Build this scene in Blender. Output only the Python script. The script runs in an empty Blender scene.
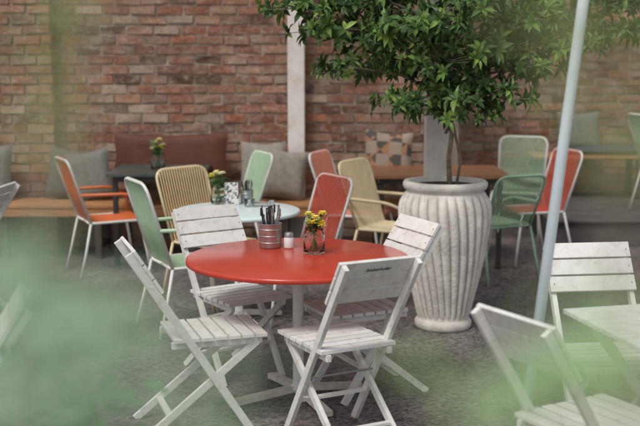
import bpy, math, random
from mathutils import Vector, Matrix, noise
random.seed(7)
R=math.radians
scene=bpy.context.scene

# ------------------------------------------------------------------ mesh builder
class MB:
    def __init__(s): s.v=[];s.f=[];s.m=[];s.c=[];s.s=[]
    def add(s,vs,fs,mi=0,col=(1,1,1),sm=False):
        o=len(s.v); s.v.extend([tuple(p) for p in vs])
        for f in fs:
            s.f.append([i+o for i in f]); s.m.append(mi); s.c.append(col); s.s.append(sm)
    def box(s,c,size,rot=None,mi=0,col=(1,1,1),jit=0):
        c=Vector(c); hx,hy,hz=[a/2 for a in size]
        vs=[]
        for x in(-hx,hx):
            for y in(-hy,hy):
                for z in(-hz,hz):
                    p=Vector((x,y,z))
                    if jit: p+=Vector([random.uniform(-jit,jit) for _ in range(3)])
                    if rot: p=rot@p
                    vs.append(c+p)
        s.add(vs,[(0,1,3,2),(4,6,7,5),(0,4,5,1),(2,3,7,6),(0,2,6,4),(1,5,7,3)],mi,col)
    def beam(s,p0,p1,w,h,side=(0,1,0),mi=0,col=(1,1,1)):
        p0=Vector(p0);p1=Vector(p1);d=(p1-p0);L=d.length;d.normalize()
        sd=Vector(side); sd=(sd-d*sd.dot(d)).normalized(); n=d.cross(sd)
        rot=Matrix((d,sd,n)).transposed()
        s.box((p0+p1)/2,(L,w,h),rot,mi,col)
    def tube(s,pts,r,seg=8,closed=False,mi=0,col=(1,1,1),cap=True):
        pts=[Vector(p) for p in pts]; n=len(pts)
        rs=r if isinstance(r,(list,tuple)) else [r]*n
        vs=[];prev=None
        for i in range(n):
            if closed: d=pts[(i+1)%n]-pts[i-1]
            else: d=pts[min(i+1,n-1)]-pts[max(i-1,0)]
            d.normalize()
            if prev is None:
                a=Vector((0,0,1)) if abs(d.z)<.9 else Vector((1,0,0))
                u=(a-d*a.dot(d)).normalized()
            else: u=(prev-d*prev.dot(d)).normalized()
            prev=u;w=d.cross(u)
            for k in range(seg):
                t=2*math.pi*k/seg
                vs.append(pts[i]+(u*math.cos(t)+w*math.sin(t))*rs[i])
        fs=[]
        for i in range(n if closed else n-1):
            a=i*seg;b=((i+1)%n)*seg
            for k in range(seg):
                k2=(k+1)%seg
                fs.append((a+k,a+k2,b+k2,b+k))
        if not closed and cap:
            fs.append(tuple(range(seg))[::-1]); fs.append(tuple((n-1)*seg+k for k in range(seg)))
        s.add(vs,fs,mi,col,True)
    def lathe(s,prof,seg=32,o=(0,0,0),mi=0,fn=None,colfn=None,sm=True):
        vs=[];o=Vector(o)
        for j,(r,z) in enumerate(prof):
            for k in range(seg):
                t=2*math.pi*k/seg
                rr=fn(r,z,t) if fn else r
                vs.append(o+Vector((rr*math.cos(t),rr*math.sin(t),z)))
        off=len(s.v); s.v.extend([tuple(p) for p in vs])
        for j in range(len(prof)-1):
            for k in range(seg):
                k2=(k+1)%seg
                s_f=(j*seg+k,j*seg+k2,(j+1)*seg+k2,(j+1)*seg+k)
                s.f.append([i+off for i in s_f]); s.m.append(mi)
                s.c.append(colfn(prof[j][0],prof[j][1],2*math.pi*(k+.5)/seg) if colfn else (1,1,1)); s.s.append(sm)
    def leaf(s,p,d,up,L,W,mi=0,col=(1,1,1),droop=.15,fold=.25):
        d=Vector(d).normalized();up=Vector(up);up=(up-d*up.dot(d))
        if up.length<1e-3: up=Vector((.3,.2,1)); up=(up-d*up.dot(d))
        up.normalize();sd=d.cross(up);p=Vector(p)
        mid=p+d*L*.5+up*L*.02
        tip=p+d*L-up*L*droop
        a=p+d*L*.3+sd*W*.42+up*W*fold; b=p+d*L*.66+sd*W*.4+up*(W*fold-L*droop*.3)
        c=p+d*L*.3-sd*W*.42+up*W*fold; e=p+d*L*.66-sd*W*.4+up*(W*fold-L*droop*.3)
        s.add([p,a,b,tip,mid,c,e],[(0,1,2,4),(4,2,3),(0,4,6,5),(4,3,6)],mi,col,False)
    def obj(s,name,mats,loc=(0,0,0),rz=0,bevel=0,parent=None):
        me=bpy.data.meshes.new(name); me.from_pydata(s.v,[],s.f)
        for m in mats: me.materials.append(m)
        me.polygons.foreach_set('material_index',s.m)
        me.polygons.foreach_set('use_smooth',s.s)
        ca=me.color_attributes.new('Col','FLOAT_COLOR','CORNER')
        buf=[]
        for f,c in zip(s.f,s.c): buf.extend((c[0],c[1],c[2],1.0)*len(f))
        ca.data.foreach_set('color',buf)
        me.update()
        ob=bpy.data.objects.new(name,me); scene.collection.objects.link(ob)
        ob.location=loc; ob.rotation_euler=(0,0,rz)
        if bevel:
            b=ob.modifiers.new('b','BEVEL');b.width=bevel;b.segments=2;b.limit_method='ANGLE';b.angle_limit=R(50)
        if parent: ob.parent=parent
        return ob

def arc_pts(pts,rad=.04,n=5):
    pts=[Vector(p) for p in pts];out=[pts[0]]
    for i in range(1,len(pts)-1):
        a=pts[i-1]-pts[i];b=pts[i+1]-pts[i]
        r=min(rad,a.length*.45,b.length*.45)
        A=pts[i]+a.normalized()*r;B=pts[i]+b.normalized()*r
        for k in range(n+1):
            t=k/n; out.append(A*(1-t)**2+pts[i]*2*t*(1-t)+B*t*t)
    out.append(pts[-1]);return out

# ------------------------------------------------------------------ materials
def mat(name,c1,c2=None,scale=8,rough=.6,bump=.0,bscale=60,attr=False,metal=0,stretch=None,contrast=(.35,.65),spec=.5,coat=0,transl=0,dirt=None,dirt_scale=3,dirt_amt=.5):
    m=bpy.data.materials.new(name);m.use_nodes=True
    nt=m.node_tree;N=nt.nodes;L=nt.links
    b=N['Principled BSDF'];b.inputs['Roughness'].default_value=rough;b.inputs['Metallic'].default_value=metal
    b.inputs['Specular IOR Level'].default_value=spec
    b.inputs['Coat Weight'].default_value=coat
    tc=N.new('ShaderNodeTexCoord');mp=N.new('ShaderNodeMapping');L.new(tc.outputs['Object'],mp.inputs[0])
    if stretch: mp.inputs['Scale'].default_value=stretch
    n=N.new('ShaderNodeTexNoise');n.inputs['Scale'].default_value=scale;n.inputs['Detail'].default_value=6;n.inputs['Roughness'].default_value=.65
    L.new(mp.outputs[0],n.inputs['Vector'])
    r=N.new('ShaderNodeValToRGB');r.color_ramp.elements[0].position=contrast[0];r.color_ramp.elements[1].position=contrast[1]
    r.color_ramp.elements[0].color=(*c1,1);r.color_ramp.elements[1].color=(*(c2 or c1),1)
    L.new(n.outputs['Fac'],r.inputs[0]);out=r.outputs[0]
    if attr:
        a=N.new('ShaderNodeAttribute');a.attribute_name='Col'
        x=N.new('ShaderNodeMix');x.data_type='RGBA';x.blend_type='MULTIPLY';x.inputs[0].default_value=1
        L.new(out,x.inputs[6]);L.new(a.outputs['Color'],x.inputs[7]);out=x.outputs[2]
    if dirt:
        n2=N.new('ShaderNodeTexNoise');n2.inputs['Scale'].default_value=dirt_scale;n2.inputs['Detail'].default_value=9;n2.inputs['Roughness'].default_value=.7
        L.new(mp.outputs[0],n2.inputs['Vector'])
        r2=N.new('ShaderNodeValToRGB');r2.color_ramp.elements[0].position=.52;r2.color_ramp.elements[1].position=.68
        r2.color_ramp.elements[0].color=(0,0,0,1);r2.color_ramp.elements[1].color=(dirt_amt,)*3+(1,)
        L.new(n2.outputs['Fac'],r2.inputs[0])
        x=N.new('ShaderNodeMix');x.data_type='RGBA';L.new(r2.outputs[0],x.inputs[0]);L.new(out,x.inputs[6]);x.inputs[7].default_value=(*dirt,1);out=x.outputs[2]
    L.new(out,b.inputs['Base Color'])
    if bump:
        n3=N.new('ShaderNodeTexNoise');n3.inputs['Scale'].default_value=bscale;n3.inputs['Detail'].default_value=5
        L.new(mp.outputs[0],n3.inputs['Vector'])
        bp=N.new('ShaderNodeBump');bp.inputs['Strength'].default_value=bump;bp.inputs['Distance'].default_value=.01
        L.new(n3.outputs['Fac'],bp.inputs['Height']);L.new(bp.outputs[0],b.inputs['Normal'])
    if transl:
        t=N.new('ShaderNodeBsdfTranslucent');L.new(out,t.inputs['Color'])
        ms=N.new('ShaderNodeMixShader');ms.inputs[0].default_value=transl
        L.new(b.outputs[0],ms.inputs[1]);L.new(t.outputs[0],ms.inputs[2]);L.new(ms.outputs[0],N['Material Output'].inputs[0])
    return m

M_white=mat('white_painted_wood',(.74,.73,.70),(.84,.83,.81),scale=14,rough=.5,bump=.2,bscale=90,attr=True,dirt=(.40,.34,.27),dirt_scale=20,dirt_amt=.45)
M_post=mat('painted_post',(.66,.60,.56),(.80,.75,.71),scale=6,rough=.6,bump=.2,dirt=(.4,.33,.27),dirt_scale=5,dirt_amt=.35)
M_pole=mat('pole_paint',(.66,.76,.80),(.74,.83,.86),scale=4,rough=.4)
M_red=mat('red_enamel',(.47,.046,.026),(.58,.066,.036),scale=3,rough=.20,bump=.035,bscale=18,dirt=(.34,.05,.03),dirt_scale=6,dirt_amt=.4)
M_blue=mat('pale_blue_enamel',(.66,.78,.78),(.73,.83,.83),scale=3,rough=.3)
M_darktop=mat('dark_tabletop',(.05,.07,.06),(.09,.11,.10),scale=5,rough=.3)
M_browntop=mat('brown_wood',(.20,.085,.04),(.32,.15,.075),scale=6,rough=.4,stretch=(1,8,8))
M_bench=mat('bench_wood',(.34,.15,.055),(.50,.25,.10),scale=5,rough=.5,stretch=(1,10,10),bump=.1)
M_benchleg=mat('bench_leg',(.05,.04,.035),(.09,.07,.055),rough=.7)
M_metal=mat('steel',(.30,.30,.29),(.46,.46,.45),scale=20,rough=.42,metal=.65)
M_metalbase=mat('table_base_wood',(.54,.49,.44),(.72,.67,.61),scale=10,rough=.6,dirt=(.2,.12,.07),dirt_scale=6,dirt_amt=.7)
def cm(n,c,rough=.45): return mat(n,tuple(x*.88 for x in c),c,scale=10,rough=rough)
C_orange=cm('orange_cord',(.72,.17,.055));C_red=cm('red_cord',(.60,.085,.045))
C_green=cm('pale_green_cord',(.48,.66,.44));C_cream=cm('cream_cord',(.78,.64,.40));C_yellow=cm('ochre_cord',(.74,.54,.28))
C_wf=cm('white_tube',(.78,.76,.72));C_grn=cm('green_tube',(.36,.56,.40));C_salmon=cm('salmon_cord',(.66,.24,.16))
M_gcush=mat('grey_fabric',(.15,.15,.14),(.21,.205,.185),scale=30,rough=.95,bump=.3,bscale=300)
M_bcush=mat('beige_fabric',(.22,.20,.17),(.31,.28,.24),scale=20,rough=.95,bump=.3,bscale=300)
M_dcush=mat('dark_fabric',(.10,.10,.09),(.15,.14,.13),scale=20,rough=.95)
M_maroon=mat('maroon_vinyl',(.085,.030,.018),(.13,.048,.028),scale=4,rough=.65,bump=.1,bscale=20,spec=.3)
M_navy=mat('navy_fabric',(.03,.045,.07),(.05,.07,.1),rough=.9)
M_leafy=mat('leaf_tree',(.8,.8,.8),(1.15,1.15,1.1),scale=3,rough=.42,attr=True,transl=.3,spec=.4)
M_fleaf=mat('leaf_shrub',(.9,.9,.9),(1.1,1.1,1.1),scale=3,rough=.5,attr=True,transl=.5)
M_bark=mat('bark',(.20,.16,.12),(.34,.28,.22),scale=20,rough=.9,bump=.4)
M_attr=mat('petals',(1,1,1),(1,1,1),rough=.6,attr=True)
M_soil=mat('soil',(.03,.022,.015),(.07,.05,.035),scale=30,rough=1,bump=.6)
M_dark=mat('dark_metal',(.03,.03,.03),(.05,.05,.05),rough=.4)
M_deck=mat('deck_concrete',(.06,.052,.05),(.11,.10,.095),scale=5,rough=.85,bump=.2)

M_glass=bpy.data.materials.new('glass');M_glass.use_nodes=True
g=M_glass.node_tree.nodes['Principled BSDF'];g.inputs['Transmission Weight'].default_value=1;g.inputs['Roughness'].default_value=.03;g.inputs['IOR'].default_value=1.3;g.inputs['Base Color'].default_value=(.93,.97,.96,1)

def brickmat():
    m=bpy.data.materials.new('old_brick');m.use_nodes=True;nt=m.node_tree;N=nt.nodes;L=nt.links;b=N['Principled BSDF']
    b.inputs['Roughness'].default_value=.95;b.inputs['Specular IOR Level'].default_value=.15
    tc=N.new('ShaderNodeTexCoord');a=N.new('ShaderNodeAttribute');a.attribute_name='Col'
    def nz(s,d,rg,sc=None):
        n=N.new('ShaderNodeTexNoise');n.inputs['Scale'].default_value=s;n.inputs['Detail'].default_value=d;n.inputs['Roughness'].default_value=rg
        if sc:
            mp=N.new('ShaderNodeMapping');mp.inputs['Scale'].default_value=sc;L.new(tc.outputs['Object'],mp.inputs[0]);L.new(mp.outputs[0],n.inputs[0])
        else: L.new(tc.outputs['Object'],n.inputs[0])
        return n.outputs[0]
    def ramp(i,p0,p1,c0,c1):
        r=N.new('ShaderNodeValToRGB');r.color_ramp.elements[0].position=p0;r.color_ramp.elements[1].position=p1;r.color_ramp.elements[0].color=(*c0,1);r.color_ramp.elements[1].color=(*c1,1);L.new(i,r.inputs[0]);return r.outputs[0]
    def mix(f,c0,c1,mode='MIX'):
        x=N.new('ShaderNodeMix');x.data_type='RGBA';x.blend_type=mode
        if isinstance(f,(int,float)): x.inputs[0].default_value=f
        else: L.new(f,x.inputs[0])
        L.new(c0,x.inputs[6])
        if isinstance(c1,tuple): x.inputs[7].default_value=(*c1,1)
        else: L.new(c1,x.inputs[7])
        return x.outputs[2]
    fine=nz(35,8,.7)
    c=mix(1,a.outputs[0],ramp(fine,.3,.7,(.55,.53,.51),(1.2,1.2,1.2)),'MULTIPLY')
    c=mix(ramp(nz(5,11,.8),.46,.60,(0,0,0),(.78,)*3),c,(.40,.315,.245))
    c=mix(ramp(nz(13,9,.75,(.6,1,1.6)),.55,.66,(0,0,0),(.65,)*3),c,(.50,.42,.345))
    c=mix(ramp(nz(1.3,6,.6),.50,.70,(0,0,0),(.5,)*3),c,(.12,.09,.065))
    c=mix(ramp(nz(.8,7,.65,(1,1,.7)),.52,.72,(0,0,0),(.4,)*3),c,(.42,.36,.29))
    L.new(c,b.inputs['Base Color'])
    bp=N.new('ShaderNodeBump');bp.inputs['Strength'].default_value=.8;bp.inputs['Distance'].default_value=.012;L.new(fine,bp.inputs['Height']);L.new(bp.outputs[0],b.inputs['Normal'])
    return m
M_brick=brickmat()
M_mortar=mat('mortar',(.25,.205,.16),(.43,.365,.29),scale=9,rough=1,bump=.8,bscale=50,dirt=(.12,.09,.065),dirt_scale=2.5,dirt_amt=.75)

# ------------------------------------------------------------------ ground
def groundmat():
    m=bpy.data.materials.new('courtyard_asphalt');m.use_nodes=True;nt=m.node_tree;N=nt.nodes;L=nt.links;b=N['Principled BSDF']
    tc=N.new('ShaderNodeTexCoord')
    def nz(s,d=6,rg=.6):
        n=N.new('ShaderNodeTexNoise');n.inputs['Scale'].default_value=s;n.inputs['Detail'].default_value=d;n.inputs['Roughness'].default_value=rg;L.new(tc.outputs['Object'],n.inputs[0]);return n.outputs[0]
    def ramp(i,a,b_,ca,cb):
        r=N.new('ShaderNodeValToRGB');r.color_ramp.elements[0].position=a;r.color_ramp.elements[1].position=b_;r.color_ramp.elements[0].color=(*ca,1);r.color_ramp.elements[1].color=(*cb,1);L.new(i,r.inputs[0]);return r.outputs[0]
    base=ramp(nz(1.3,9,.65),.34,.70,(.066,.058,.057),(.155,.14,.136))
    v=N.new('ShaderNodeTexVoronoi');v.inputs['Scale'].default_value=55;L.new(tc.outputs['Object'],v.inputs[0])
    sp=N.new('ShaderNodeSeparateColor');L.new(v.outputs['Color'],sp.inputs[0])
    ag=ramp(sp.outputs[0],.0,1.,(.35,.34,.34),(2.0,1.93,1.9))
    x=N.new('ShaderNodeMix');x.data_type='RGBA';x.blend_type='MULTIPLY';x.inputs[0].default_value=.85;L.new(base,x.inputs[6]);L.new(ag,x.inputs[7])
    st=ramp(nz(2.6,8,.7),.58,.72,(0,0,0),(.38,)*3)
    y=N.new('ShaderNodeMix');y.data_type='RGBA';L.new(st,y.inputs[0]);L.new(x.outputs[2],y.inputs[6]);y.inputs[7].default_value=(.25,.225,.205,1)
    L.new(y.outputs[2],b.inputs['Base Color'])
    rr=ramp(nz(.9,5),.4,.6,(.42,)*3,(.8,)*3);L.new(rr,b.inputs['Roughness'])
    bp=N.new('ShaderNodeBump');bp.inputs['Strength'].default_value=.7;bp.inputs['Distance'].default_value=.007;L.new(v.outputs['Distance'],bp.inputs['Height']);L.new(bp.outputs[0],b.inputs['Normal'])
    return m
g=MB();g.add([(-300,-300,0),(300,-300,0),(300,300,0),(-300,300,0)],[(0,1,2,3)]);g.obj('ground',[groundmat()])
d=MB();d.box((6.05,10.9,.122),(7.9,2.0,.244));d.box((6.05,9.885,.235),(7.9,.04,.03),mi=0);d.obj('raised_terrace',[M_deck],bevel=.01)

# ------------------------------------------------------------------ brick walls
def brick_wall(name,x0,x1,yf,h,extra=None,seed=1):
    rnd=random.Random(seed);mb=MB()
    bw,bh,mo=.222,.070,.017
    mb.box(((x0+x1)/2,yf+.129,h/2),(x1-x0,.24,h),mi=1)
    row=0;z=.005
    pal=[(.37,.15,.088),(.40,.18,.11),(.33,.127,.078),(.27,.105,.066),(.44,.245,.165),(.38,.22,.155),(.17,.085,.065),(.49,.35,.26),(.39,.17,.105),(.35,.155,.10),(.27,.16,.12),(.31,.12,.08)]
    def course(xa,xb,yfr,z,off):
        x=xa-off
        while x<xb:
            a=max(x,xa);b=min(x+bw,xb)
            if b-a>.03:
                c=rnd.choice(pal);k=rnd.uniform(.72,1.2)
                jy=rnd.uniform(-.004,.006)
                random.seed(rnd.random())
                mb.box(((a+b)/2,yfr+.032+jy,z+bh/2+rnd.uniform(-.003,.003)),(b-a+rnd.uniform(-.008,.006),.07,bh+rnd.uniform(-.006,.005)),mi=0,col=tuple(q*k for q in c),jit=.006)
            x+=bw+mo
    while z<h-.05:
        off=(bw+mo)/2 if row%2 else 0
        off+=rnd.uniform(-.02,.02)
        course(x0,x1,yf,z,off)
        if extra:
            for (ea,eb,ed) in extra: course(ea,eb,yf-ed,z,off)
        z+=bh+mo;row+=1
    if extra:
        for (ea,eb,ed) in extra: mb.box(((ea+eb)/2,yf-ed/2+.01,h/2),(eb-ea-.02,ed-.01,h-.002),mi=1)
    return mb.obj(name,[M_brick,M_mortar])
brick_wall('brick_wall',-6,1.05,9.9,3.3,extra=[(-2.82,-2.36,.13)],seed=3)
brick_wall('brick_wall',1.05,9,11.9,3.3,seed=5)
w=MB();w.box((1.17,11.03,1.65),(.22,1.74,3.3));w.obj('return_wall',[M_mortar])

# ------------------------------------------------------------------ pergola
p=MB()
p.box((-.21,9.80,1.5),(.15,.12,3.0))
p.box((.80,7.55,1.5),(.16,.14,3.0));p.box((.80,7.55,.12),(.22,.20,.24))
p.box((.80,8.7,2.95+.12),(.12,2.6,.18));p.box((-.21,8.7,2.95+.12),(.12,2.6,.18))
p.box((.3,7.5,3.25),(3.4,.1,.16))
p.obj('pergola',[M_post],bevel=.008)

# ------------------------------------------------------------------ furniture
CH=[0]
def folding_chair(loc,ang,label=False):
    CH[0]+=1;rc=random.Random(CH[0]*13)
    mb=MB();W=.183
    def tone():
        k=rc.uniform(.87,1.0);return (k,k*.995,k*.98)
    T=Vector((-.36,0,.88));F=Vector((.20,0,0))
    for sy in(-W,W):
        o=Vector((0,sy,0))
        mb.beam(T+o,F+o,.022,.036,(0,1,0),col=tone())
        i=Vector((0,sy*.86,0))
        mb.beam(Vector((.245,0,.435))+i,Vector((-.30,0,0))+i,.020,.034,(0,1,0),col=tone())
        mb.beam(Vector((-.17,0,.435))+i,Vector((.26,0,.435))+i,.022,.03,(0,1,0),col=tone())
    def on(t): return T.lerp(F,t)
    q=on(.80);mb.beam(q+Vector((0,-W,0)),q+Vector((0,W,0)),.03,.014,(1,0,0),col=tone())
    q=Vector((.245,0,.435)).lerp(Vector((-.30,0,0)),.78);mb.beam(q+Vector((0,-W*.85,0)),q+Vector((0,W*.85,0)),.03,.014,(1,0,0),col=tone())
    mb.tube([on(.66)+Vector((0,-W-.005,0)),on(.66)+Vector((0,W+.005,0))],.006,6,mi=1)
    n=7
    for k in range(n):
        x=-.165+k*.0645
        rot=Matrix.Rotation(rc.uniform(-.006,.006),3,'Z')
        mb.box((x+.03,rc.uniform(-.002,.002),.461+rc.uniform(0,.0012)),(.053,.385,.017),rot,col=tone())
    d=(F-T).normalized();nrm=Vector((-d.z,0,d.x));nrm=nrm if nrm.x>0 else -nrm
    for k in range(3):
        c=T+d*(.035+k*.082)+nrm*.027
        rot=Matrix((nrm,Vector((0,1,0)),nrm.cross(Vector((0,1,0))))).transposed()@Matrix.Rotation(rc.uniform(-.006,.006),3,'X')
        mb.box(c,(.016,.402,.073),rot,col=tone())
    for sy in(-W,W):
        for k in range(3):
            c=T+d*(.035+k*.082)+nrm*.036+Vector((0,sy,0))
            mb.tube([c,c+nrm*.002],.004,6,mi=1)
    ob=mb.obj('folding_chair',[M_white,M_metal],(loc[0],loc[1],0),R(ang),bevel=.003)
    if label:
        cu=bpy.data.curves.new('slat_lettering','FONT');cu.body='Amberhofer';cu.size=.026;cu.shear=.3;cu.align_x='CENTER';cu.align_y='CENTER';cu.extrude=.0004
        t=bpy.data.objects.new('slat_lettering',cu);scene.collection.objects.link(t)
        cu.materials.append(M_dark);t.parent=ob
        X=Vector((0,-1,0));Y=-d;Z=X.cross(Y)
        c=T+d*.035+nrm*.0185
        t.matrix_local=Matrix.Translation(c+Z*.0020-Y*.012)@Matrix((X,Y,Z)).transposed().to_4x4()
    return ob
folding_chair((-.57,5.12),18)
folding_chair((.10,4.93),118,True)
folding_chair((-.47,5.94),-56)
folding_chair((.225,5.63),205)
folding_chair((.95,3.80),30)
folding_chair((1.27,4.70),-84)
folding_chair((-2.42,7.25),175)
folding_chair((-1.42,3.85),195)

def pedestal_table(name,loc,r,top,h=.745,base=M_white,foot=M_metalbase,fr=.36,rot=25):
    mb=MB()
    mb.lathe([(0.001,h),(r-.012,h),(r-.003,h-.003),(r,h-.010),(r,h-.022),(r-.004,h-.026),(r-.02,h-.026),(r-.022,h-.018),(.001,h-.018)],96,mi=0)
    mb.lathe([(.001,.04),(.045,.04),(.05,.06),(.03,.075),(.028,.10),(.028,h-.06),(.06,h-.02)],24,mi=1)
    for k in range(4):
        a=R(rot+90*k);dv=Vector((math.cos(a),math.sin(a),0))
        mb.beam(dv*.02+Vector((0,0,.055)),dv*fr+Vector((0,0,.022)),.05,.028,dv.cross(Vector((0,0,1))),mi=2)
        mb.beam(dv*.03+Vector((0,0,h-.034)),dv*r*.75+Vector((0,0,h-.032)),.03,.02,dv.cross(Vector((0,0,1))),mi=1)
    return mb.obj(name,[top,base,foot],(loc[0],loc[1],0),bevel=0)
pedestal_table('red_round_table',(-.112,5.50),.568,M_red)
pedestal_table('pale_blue_round_table',(-.54,7.15),.41,M_blue,fr=.3)

def square_table(name,loc,sx,sy,top,rz=0,h=.74,legm=M_dark,slats=False):
    mb=MB()
    if slats:
        n=9;w=sx/n
        for k in range(n): mb.box((-sx/2+w*(k+.5),0,h-.011),(w-.009,sy,.02))
        for y in(-sy*.36,sy*.36): mb.box((0,y,h-.037),(sx-.04,.035,.03))
        for x in(-1,1):
            mb.beam((x*(sx/2-.05),-sy*.36,h-.05),(x*(sx/2-.05),sy*.36,0),.03,.04,(1,0,0))
            mb.beam((x*(sx/2-.09),sy*.36,h-.05),(x*(sx/2-.09),-sy*.36,0),.03,.04,(1,0,0))
    else:
        mb.box((0,0,h-.015),(sx,sy,.03))
        mb.box((0,0,h-.055),(sx-.1,sy-.1,.045),mi=1)
        for x in(-1,1):
            for y in(-1,1): mb.box((x*(sx/2-.07),y*(sy/2-.07),(h-.08)/2),(.04,.04,h-.08),mi=1)
    return mb.obj(name,[top,legm],(loc[0],loc[1],0),R(rz),bevel=.003)
square_table('dark_square_table',(-1.36,9.32),.80,.74,M_darktop,h=.78)
square_table('brown_wooden_table',(.98,9.2),1.1,.8,M_browntop,h=.78)
square_table('white_slatted_table',(1.42,4.12),.74,.70,M_white,rz=104,slats=True,legm=M_white)

def cord_chair(loc,ang,cord,frame,arm=None,z=0,armcol=None,hb=.93):
    mb=MB();r=.0105
    for s in(-1,1):
        mb.tube([(.21,s*.215,.43),(.25,s*.235,.2),(.28,s*.245,0)],r,8,mi=0)
        mb.tube([(-.19,s*.215,.43),(-.24,s*.235,.2),(-.29,s*.245,0)],r,8,mi=0)
    mb.tube(arc_pts([(-.19,-.215,.425),(-.36,-.235,hb),(-.36,.235,hb),(-.19,.215,.425)],.09,6),r,8,mi=0)
    mb.tube(arc_pts([(-.19,0,.43),(-.20,-.218,.43),(.23,-.218,.435),(.23,.218,.435),(-.20,.218,.43),(-.19,.001,.43)],.06,5),r,8,mi=0)
    if arm:
        za=.43+(hb-.43)*.46
        for s in(-1,1):
            mb.tube(arc_pts([(-.27,s*.228,za),(.10,s*.265,za-.005),(.24,s*.25,za-.06),(.225,s*.222,.43)],.07,6),.013,8,mi=2)
    n=19
    for k in range(n):
        y=-.195+.39*k/(n-1)
        edge=abs(y)/.195
        zt=hb-(.03*max(0,edge-.75)/.25)
        f=(zt-.43)/(hb-.43);xt=-.19-.17*f
        mb.tube([(xt,y*1.06,zt+.012),(xt+.012,y*1.06,zt-.005),((xt-.19)/2-.002,y*1.02,(zt+.43)/2),(-.185,y,.445),(-.08,y,.434),(.08,y,.432),(.235,y,.449),(.243,y,.43)],.0052,5,mi=1)
    return mb.obj('cord_chair',[frame,cord,armcol or cord],(loc[0],loc[1],z),R(ang))
cord_chair((-1.72,8.8),26,C_orange,C_wf,True)
cord_chair((-.84,7.0),26,C_green,C_wf,True,hb=.97)
cord_chair((-.76,7.74),-44,C_yellow,C_cream)
cord_chair((-.80,9.02),204,C_green,C_wf)
cord_chair((-.20,7.28),210,C_red,C_wf)
cord_chair((.32,9.1),-22,C_salmon,C_wf)
cord_chair((.56,8.35),-32,C_cream,C_cream,True)
cord_chair((1.36,8.55),118,C_green,C_grn,True,hb=.84)
cord_chair((1.90,10.5),-108,C_green,C_wf)
cord_chair((1.80,9.3),200,C_red,C_wf)
cord_chair((3.30,10.3),8,C_green,C_wf,z=.25)

# ------------------------------------------------------------------ bench & cushions
b=MB();hb=.475
for k in range(5): b.box((-1.3,9.29+k*.095,hb-.015),(4.7,.085,.03))
b.box((-1.3,9.27,hb-.068),(4.7,.03,.07))
for x in(-3.5,-2.7,-1.9,-1.1,-.3,.5,.95):
    b.box((x,9.32,.22),(.06,.06,.44),mi=1);b.box((x,9.68,.22),(.06,.06,.44),mi=1);b.box((x,9.5,.1),(.05,.3,.05),mi=1)
b.obj('wooden_bench',[M_bench,M_benchleg],bevel=.004)
b=MB()
for k in range(5): b.box((4.4,11.3+k*.095,.685),(4.4,.085,.03))
for x in(2.3,3.3,4.3,5.3,6.5):
    b.box((x,11.33,.46),(.06,.06,.42),mi=1);b.box((x,11.7,.46),(.06,.06,.42),mi=1)
b.obj('wooden_bench',[M_bench,M_benchleg],bevel=.004)

def cushion(name,loc,sx,sz,th,m,rx=-14,rz=0,ry=0):
    n=14;mb=MB();vs=[];idx={}
    for side in(0,1):
        for i in range(n+1):
            for j in range(n+1):
                u=-1+2*i/n;v=-1+2*j/n
                k=max(0,(1-u**4))*max(0,(1-v**4))
                x=u*sx/2*(1-.05*(1-abs(v))*abs(u));z=v*sz/2*(1-.05*(1-abs(u))*abs(v))-.02*(1-u*u)*max(0,v)
                y=(th/2)*(k**.5)*(1+.08*math.sin(7*u+3*v+loc[0]*9))*(1 if side else -1)
                idx[(side,i,j)]=len(vs);vs.append((x,y,z))
    fs=[]
    for side in(0,1):
        for i in range(n):
            for j in range(n):
                f=(idx[(side,i,j)],idx[(side,i+1,j)],idx[(side,i+1,j+1)],idx[(side,i,j+1)])
                fs.append(f if side==0 else f[::-1])
    mb.add(vs,fs,0,(1,1,1),True)
    ob=mb.obj(name,[m],loc);ob.rotation_euler=(R(rx),R(ry),R(rz));return ob
cushion('grey_cushion',(-2.92,9.56,.73),.46,.48,.16,M_gcush)
cushion('grey_cushion',(-2.20,9.68,.70),.42,.46,.15,M_dcush,ry=6)
cushion('grey_cushion',(-2.02,9.58,.70),.38,.44,.14,M_gcush,ry=-10)
cushion('beige_cushion',(-.50,9.66,.74),.40,.50,.15,M_bcush)
cushion('beige_cushion',(-.30,9.56,.71),.36,.44,.14,M_bcush,ry=8)
cushion('maroon_bench_backrest',(-1.32,9.72,.86),1.02,.40,.12,M_maroon,rx=-6)
cushion('navy_bench_cushion',(4.2,11.5,.745),3.4,.42,.09,M_navy,rx=90)
mp=bpy.data.materials.new('patterned_fabric');mp.use_nodes=True;N=mp.node_tree.nodes;L=mp.node_tree.links
tc=N.new('ShaderNodeTexCoord');mpn=N.new('ShaderNodeMapping');mpn.inputs['Rotation'].default_value=(0,R(45),0);mpn.inputs['Location'].default_value=(.03,.5,.03)
v=N.new('ShaderNodeTexChecker');v.inputs['Scale'].default_value=9;v.inputs['Color1'].default_value=(.38,.19,.10,1);v.inputs['Color2'].default_value=(.09,.08,.07,1)
v2=N.new('ShaderNodeTexChecker');v2.inputs['Scale'].default_value=9;v2.inputs['Color1'].default_value=(.34,.27,.21,1)
L.new(tc.outputs['Object'],mpn.inputs[0]);L.new(mpn.outputs[0],v.inputs[0]);L.new(tc.outputs['Object'],v2.inputs[0]);L.new(v.outputs[0],v2.inputs['Color2']);L.new(v2.outputs[0],N['Principled BSDF'].inputs[0]);N['Principled BSDF'].inputs['Roughness'].default_value=.9
cushion('patterned_cushion',(.60,9.66,.86),.42,.44,.15,mp,ry=4)
cushion('grey_cushion',(2.75,11.7,.93),.45,.42,.15,M_gcush)

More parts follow.
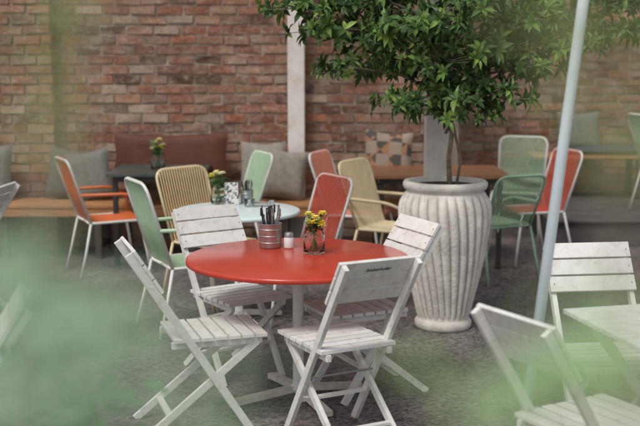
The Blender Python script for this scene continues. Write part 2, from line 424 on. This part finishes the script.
# ------------------------------------------------------------------ urn with tree
u=MB();UX,UY=.80,6.98
prof=[(.001,0),(.172,0),(.182,.012),(.184,.045),(.172,.062),(.166,.075)]
key=[(.075,.166),(.18,.188),(.32,.222),(.48,.255),(.62,.279),(.72,.290),(.80,.290),(.855,.272),(.885,.250)]
def interp(z):
    for (a,ra),(b_,rb) in zip(key,key[1:]):
        if z<=b_:
            t=(z-a)/(b_-a);return ra+(rb-ra)*t
    return key[-1][1]
for k in range(1,46):
    z=.075+(.885-.075)*k/45
    prof.append(((interp(z-.02 if z>.1 else z)+interp(z)+interp(min(z+.02,.885)))/3,z))
prof+= [(.244,.892),(.246,.90),(.262,.91),(.270,.925),(.270,.945),(.260,.958),(.235,.960),(.225,.95),(.222,.90),(.001,.895)]
NR=28
def env(z): return max(0,min(1,(z-.075)/.03))*max(0,min(1,(.885-z)/.05))
def tw(t,z): return t+.35*z+.012*math.sin(9*z+5*t)
def ribs(r,z,t):
    e=env(z); w=abs(math.sin(tw(t,z)*NR/2))
    return r+e*(w**.7-.62)*.026*(r/.28) if z<.889 else r
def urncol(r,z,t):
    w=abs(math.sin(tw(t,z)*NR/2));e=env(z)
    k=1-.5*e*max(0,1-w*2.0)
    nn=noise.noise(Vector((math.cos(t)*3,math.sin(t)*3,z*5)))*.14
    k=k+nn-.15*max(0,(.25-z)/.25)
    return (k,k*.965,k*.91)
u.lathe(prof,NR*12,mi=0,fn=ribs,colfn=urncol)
u.lathe([(.001,.925),(.223,.925)],40,mi=1)
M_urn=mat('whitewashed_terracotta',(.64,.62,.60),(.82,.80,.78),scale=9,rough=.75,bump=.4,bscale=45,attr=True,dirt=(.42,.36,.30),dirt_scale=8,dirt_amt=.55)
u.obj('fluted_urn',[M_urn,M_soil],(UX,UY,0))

t=MB();rnd=random.Random(11)
top=Vector((UX+.02,UY,1.40))
t.tube([(UX+.03,UY,.90),(UX+.02,UY+.01,1.1),(UX+.035,UY-.01,1.25),top,(UX+.0,UY+.02,1.8),(UX+.03,UY+.05,2.15),(UX,UY,2.5)],[.018,.015,.015,.016,.014,.011,.006],8,mi=1)
t.tube([(UX+.07,UY+.02,.90),(UX+.10,UY+.03,1.08),(UX+.05,UY+.03,1.3),(UX-.12,UY+.05,1.7)],[.010,.009,.008,.007],7,mi=1)
pads=[(.20,6.85,1.68,.19,.09),(.08,6.8,1.91,.20,.08),(-.12,6.75,2.03,.19,.07),(.40,6.8,1.84,.22,.09),(.34,6.95,2.08,.24,.1),(.60,6.70,1.48,.21,.08),(.80,6.68,1.41,.22,.07),(.99,6.65,1.51,.22,.08),
(.74,6.75,1.70,.24,.11),(.60,6.7,1.93,.26,.1),(1.02,6.8,1.80,.25,.10),(1.24,6.9,1.68,.23,.09),(.95,6.75,2.05,.26,.1),(1.5,6.9,1.82,.24,.09),(1.32,6.9,1.98,.26,.10),(1.74,7.0,1.91,.22,.09),
(.45,7.3,1.93,.25,.10),(.95,7.35,1.83,.28,.10),(1.4,7.3,1.92,.28,.1),(.7,7.1,2.25,.35,.12),(.2,7.0,2.28,.3,.1),(1.2,7.1,2.28,.32,.1),(.75,7.0,2.5,.35,.12),(1.6,7.1,2.15,.30,.1),(.5,7.3,1.66,.2,.07),(.84,6.95,1.58,.22,.08),(-.25,6.95,2.25,.2,.08),(1.9,7.0,2.08,.22,.08)]
pal=[(.055,.115,.03),(.08,.155,.04),(.042,.09,.027),(.11,.20,.05),(.065,.13,.035)]
def rosette(mb,c,ax,n,L,cols):
    ax=Vector(ax).normalized();a=Vector((0,0,1)) if abs(ax.z)<.9 else Vector((1,0,0))
    u_=(a-ax*a.dot(ax)).normalized();w_=ax.cross(u_);ph=rnd.uniform(0,6)
    base=rnd.choice(cols)
    for i in range(n):
        th=ph+i*2.4;el=rnd.uniform(-.1,.8)
        d=(u_*math.cos(th)+w_*math.sin(th))*math.cos(el)+ax*math.sin(el)
        cc=base if rnd.random()<.6 else rnd.choice(cols);k=rnd.uniform(.75,1.25)
        mb.leaf(c,d,ax+Vector((0,0,.6)),L*rnd.uniform(.55,1.2),L*rnd.uniform(.32,.44),0,tuple(q*k for q in cc),droop=rnd.uniform(.05,.35))
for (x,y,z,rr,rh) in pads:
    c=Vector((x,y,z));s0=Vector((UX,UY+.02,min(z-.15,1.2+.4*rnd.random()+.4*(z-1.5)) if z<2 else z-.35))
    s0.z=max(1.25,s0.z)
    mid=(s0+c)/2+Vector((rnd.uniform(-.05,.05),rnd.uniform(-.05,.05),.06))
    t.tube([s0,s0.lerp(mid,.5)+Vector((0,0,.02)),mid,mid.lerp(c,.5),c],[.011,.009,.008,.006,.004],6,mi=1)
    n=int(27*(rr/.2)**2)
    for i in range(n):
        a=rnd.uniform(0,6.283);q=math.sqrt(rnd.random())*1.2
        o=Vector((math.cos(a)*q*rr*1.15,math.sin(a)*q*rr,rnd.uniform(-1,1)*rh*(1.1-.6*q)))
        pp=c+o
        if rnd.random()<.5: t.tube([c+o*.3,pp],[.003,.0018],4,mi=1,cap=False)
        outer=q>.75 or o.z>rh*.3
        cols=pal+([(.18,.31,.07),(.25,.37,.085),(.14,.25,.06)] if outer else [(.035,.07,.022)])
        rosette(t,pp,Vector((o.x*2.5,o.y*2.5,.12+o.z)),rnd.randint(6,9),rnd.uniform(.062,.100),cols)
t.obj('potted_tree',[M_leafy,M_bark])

# ------------------------------------------------------------------ umbrella pole
m=MB();a=Vector((.79,4.25,0));dv=(Vector((1.0,4.25,1.97))-a)
m.tube([a+dv*.0,a+dv*1.75],.022,16,mi=0)
m.tube([a+dv*.0,a+dv*.16],.028,16,mi=1)
m.lathe([(.001,0),(.24,0),(.24,.03),(.22,.05),(.04,.06),(.035,.07)],32,o=(.79,4.25,.001),mi=1)
m.obj('parasol_pole',[M_pole,M_metal])

# ------------------------------------------------------------------ table-top things
TZ=.746
def cutlery_holder(loc):
    mb=MB();rn=random.Random(3)
    mb.lathe([(.001,0),(.056,0),(.060,.004),(.062,.125),(.065,.13),(.062,.131),(.057,.125),(.054,.006),(.001,.006)],32,mi=0)
    for zz in(.03,.065,.10): mb.lathe([(.0605+zz*.02,zz-.003),(.0630+zz*.02,zz),(.0605+zz*.02,zz+.003)],32,mi=0)
    for i in range(22):
        a=rn.uniform(0,6.28);q=rn.uniform(.0,.042)
        b0=Vector((math.cos(a)*q*.6,math.sin(a)*q*.6,.01));tp=Vector((math.cos(a)*q*1.45,math.sin(a)*q*1.45,rn.uniform(.17,.225)))
        sd=Vector((math.cos(a+1.3),math.sin(a+1.3),0))
        mi=1 if i%5<2 else 0
        mb.beam(b0,tp,.009,.003,sd,mi=mi)
        mb.beam(tp-Vector((0,0,.035)),tp+Vector((0,0,.006)),.014,.004,sd,mi=mi)
    return mb.obj('cutlery_holder',[M_metal,M_dark],loc,bevel=.001)
cutlery_holder((-.265,5.76,TZ))
cutlery_holder((-.50,7.45,TZ)).scale=(.7,.7,.7)

def flower_jar(loc,cols,s=1,seed=1,h=.2):
    rn=random.Random(seed);mb=MB()
    mb.lathe([(.001,0),(.040,0),(.044,.006),(.045,.075),(.040,.088),(.037,.092),(.037,.104),(.040,.106),(.036,.107),(.034,.092),(.042,.072),(.041,.008),(.001,.006)],32,mi=0)
    for i in range(15):
        a=rn.uniform(0,6.28);q=rn.uniform(.01,.06)
        tp=Vector((math.cos(a)*q,math.sin(a)*q,rn.uniform(h*.68,h)))
        b0=Vector((-math.cos(a)*.02,-math.sin(a)*.02,.01))
        md=Vector((math.cos(a)*.012,math.sin(a)*.012,.105))
        mb.tube([b0,md,tp],.0016,5,mi=1,col=(.10,.2,.05))
        if i%3!=2:
            c=cols[i%len(cols)]
            for ring in range(2):
                for k in range(8):
                    th=k*.785+ring*.4
                    dd=Vector((math.cos(th),math.sin(th),.35+ring*.7))
                    mb.leaf(tp,dd,(0,0,1),.022,.013,1,c,droop=.1)
            mb.tube([tp,tp+Vector((0,0,.006))],.005,6,mi=1,col=(.5,.28,.04))
        for k in range(7):
            th=rn.uniform(0,6.28);pz=md.lerp(tp,rn.uniform(-.6,.85))
            mb.leaf(pz,(math.cos(th),math.sin(th),rn.uniform(0,.8)),(0,0,1),rn.uniform(.022,.045),.013,1,rn.choice([(.07,.17,.045),(.12,.24,.07),(.2,.3,.12)]))
    ob=mb.obj('flower_jar',[M_glass,M_attr],loc);ob.scale=(s,s,s);return ob
flower_jar((-.03,5.58,TZ),[(.85,.62,.05),(.85,.75,.2)],1.25,1,.17)
flower_jar((-.69,7.42,TZ),[(.85,.75,.12),(.85,.85,.6)],1.2,5,.175)
flower_jar((-1.36,9.2,.781),[(.85,.7,.1),(.85,.8,.5),(.8,.8,.75)],1.35,8,.19)
s=MB();s.lathe([(.001,0),(.022,0),(.024,.004),(.023,.045),(.020,.05)],20,mi=0);s.lathe([(.021,.05),(.021,.066),(.016,.072),(.001,.073)],20,mi=1)
s.obj('salt_shaker',[cm('porcelain',(.8,.8,.78)),M_metal],(-.165,5.74,TZ)).scale=(1.15,1.15,1.15)
c=MB();c.beam((-.03,0,0),(0,0,.15),.09,.002,(0,1,0));c.beam((.03,0,0),(0.001,0,.15),.09,.002,(0,1,0))
c.obj('menu_card',[mat('menu_paper',(.75,.75,.72),(.08,.08,.09),scale=60,rough=.6,contrast=(.5,.54))],(-.60,7.38,TZ),R(-70))
c=MB();c.lathe([(.001,.0),(.03,0),(.033,.004),(.036,.05),(.033,.05),(.03,.006),(.001,.006)],24);c.obj('tea_light_glass',[M_glass],(-.47,7.28,TZ))
c=MB();c.box((0,0,.012),(.10,.07,.02));c.box((.075,.02,.02),(.035,.04,.035));c.obj('condiment_tray',[M_metal],(-.40,7.30,TZ),bevel=.004)

# ------------------------------------------------------------------ shrubs near the camera
def shrub(name,root,regions,cols,L,seed,mat_=None):
    rn=random.Random(seed);mb=MB();root=Vector(root)
    for (c,rad,n) in regions:
        c=Vector(c);md=root.lerp(c,.55)+Vector((0,-.03,.04))
        mb.tube([root,root.lerp(md,.5),md,c],[.008,.006,.004,.0012],5,mi=1)
        for i in range(n):
            o=Vector((rn.gauss(0,.5)*rad[0],rn.gauss(0,.5)*rad[1],rn.gauss(0,.5)*rad[2]))
            pz=c+o
            if i%6==0: mb.tube([c,c+o*.6+Vector((0,0,-.004)),pz],[.0010,.0008,.0006],4,mi=1,cap=False)
            th=rn.uniform(0,6.283);cc=rn.choice(cols);k=rn.uniform(.9,1.1)
            mb.leaf(pz,(math.cos(th),math.sin(th),rn.uniform(-.5,.7)),(rn.uniform(-.6,.6),rn.uniform(-1.2,-.1),.9),L*rn.uniform(.7,1.2),L*rn.uniform(.4,.5),0,tuple(q*k for q in cc),droop=rn.uniform(.05,.3))
    return mb.obj(name,[mat_ or M_fleaf,M_bark])
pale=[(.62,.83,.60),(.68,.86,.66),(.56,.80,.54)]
yel=[(.44,.50,.20),(.50,.55,.26)]
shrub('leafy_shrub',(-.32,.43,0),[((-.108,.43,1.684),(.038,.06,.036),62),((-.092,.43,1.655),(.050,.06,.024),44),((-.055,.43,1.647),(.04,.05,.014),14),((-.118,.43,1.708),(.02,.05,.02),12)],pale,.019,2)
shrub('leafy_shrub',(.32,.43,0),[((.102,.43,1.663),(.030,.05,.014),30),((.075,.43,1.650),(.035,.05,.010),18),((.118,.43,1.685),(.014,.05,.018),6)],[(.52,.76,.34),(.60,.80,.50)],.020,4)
shrub('climbing_plant',(-.34,.43,0),[((-.110,.43,1.775),(.018,.05,.045),17),((-.095,.43,1.80),(.02,.05,.02),6)],yel,.020,6)
shrub('climbing_plant',(.34,.43,0),[((.106,.43,1.790),(.026,.05,.03),18),((.117,.43,1.755),(.014,.05,.035),9)],yel+[(.40,.54,.22)],.020,8)
shrub('leafy_shrub',(-.75,2.3,0),[((-.62,2.2,1.10),(.12,.2,.07),50),((-.47,2.2,1.04),(.1,.2,.04),26),((-.7,2.3,.85),(.2,.3,.2),120)],[(.05,.13,.04),(.08,.2,.06),(.12,.27,.09)],.06,12)

l=MB();rn=random.Random(9)
for i in range(420):
    x=rn.uniform(-3.2,3.2);y=rn.uniform(3.2,9.6)
    th=rn.uniform(0,6.28);cc=rn.choice([(.25,.16,.06),(.35,.28,.12),(.12,.16,.05),(.3,.2,.12),(.4,.36,.3)])
    l.leaf((x,y,.006),(math.cos(th),math.sin(th),.05),(0,0,1),rn.uniform(.012,.035),rn.uniform(.007,.016),0,cc,droop=0)
l.obj('fallen_leaves',[M_attr])

# ------------------------------------------------------------------ light
wd=bpy.data.worlds.new('World');scene.world=wd;wd.use_nodes=True;N=wd.node_tree.nodes;L=wd.node_tree.links
sky=N.new('ShaderNodeTexSky');sky.sky_type='NISHITA';sky.sun_disc=False;sky.sun_elevation=R(58);sky.sun_rotation=R(212);sky.dust_density=4;sky.air_density=1.2
hs=N.new('ShaderNodeHueSaturation');hs.inputs['Saturation'].default_value=.35
L.new(sky.outputs[0],hs.inputs['Color']);L.new(hs.outputs[0],N['Background'].inputs[0]);N['Background'].inputs[1].default_value=.125
sl=bpy.data.lights.new('sun','SUN');sl.energy=1.4;sl.angle=R(14);sl.color=(1,.97,.92)
so=bpy.data.objects.new('sun',sl);scene.collection.objects.link(so)
sd=Vector((math.sin(R(212))*math.cos(R(58)),math.cos(R(212))*math.cos(R(58)),math.sin(R(58))))
so.rotation_euler=sd.to_track_quat('Z','Y').to_euler();so.location=(-3,-3,6)

# ------------------------------------------------------------------ camera
cd=bpy.data.cameras.new('camera');cam=bpy.data.objects.new('camera',cd);scene.collection.objects.link(cam)
cd.sensor_width=36;cd.lens=61.9;cd.clip_start=.05;cd.clip_end=800
cam.location=(0,0,1.79);cam.rotation_euler=(R(90-8.5),0,0)
cd.dof.use_dof=True;cd.dof.focus_distance=5.6;cd.dof.aperture_fstop=2.0
scene.camera=cam
scene.view_settings.view_transform='Standard';scene.view_settings.look='None';scene.view_settings.exposure=0
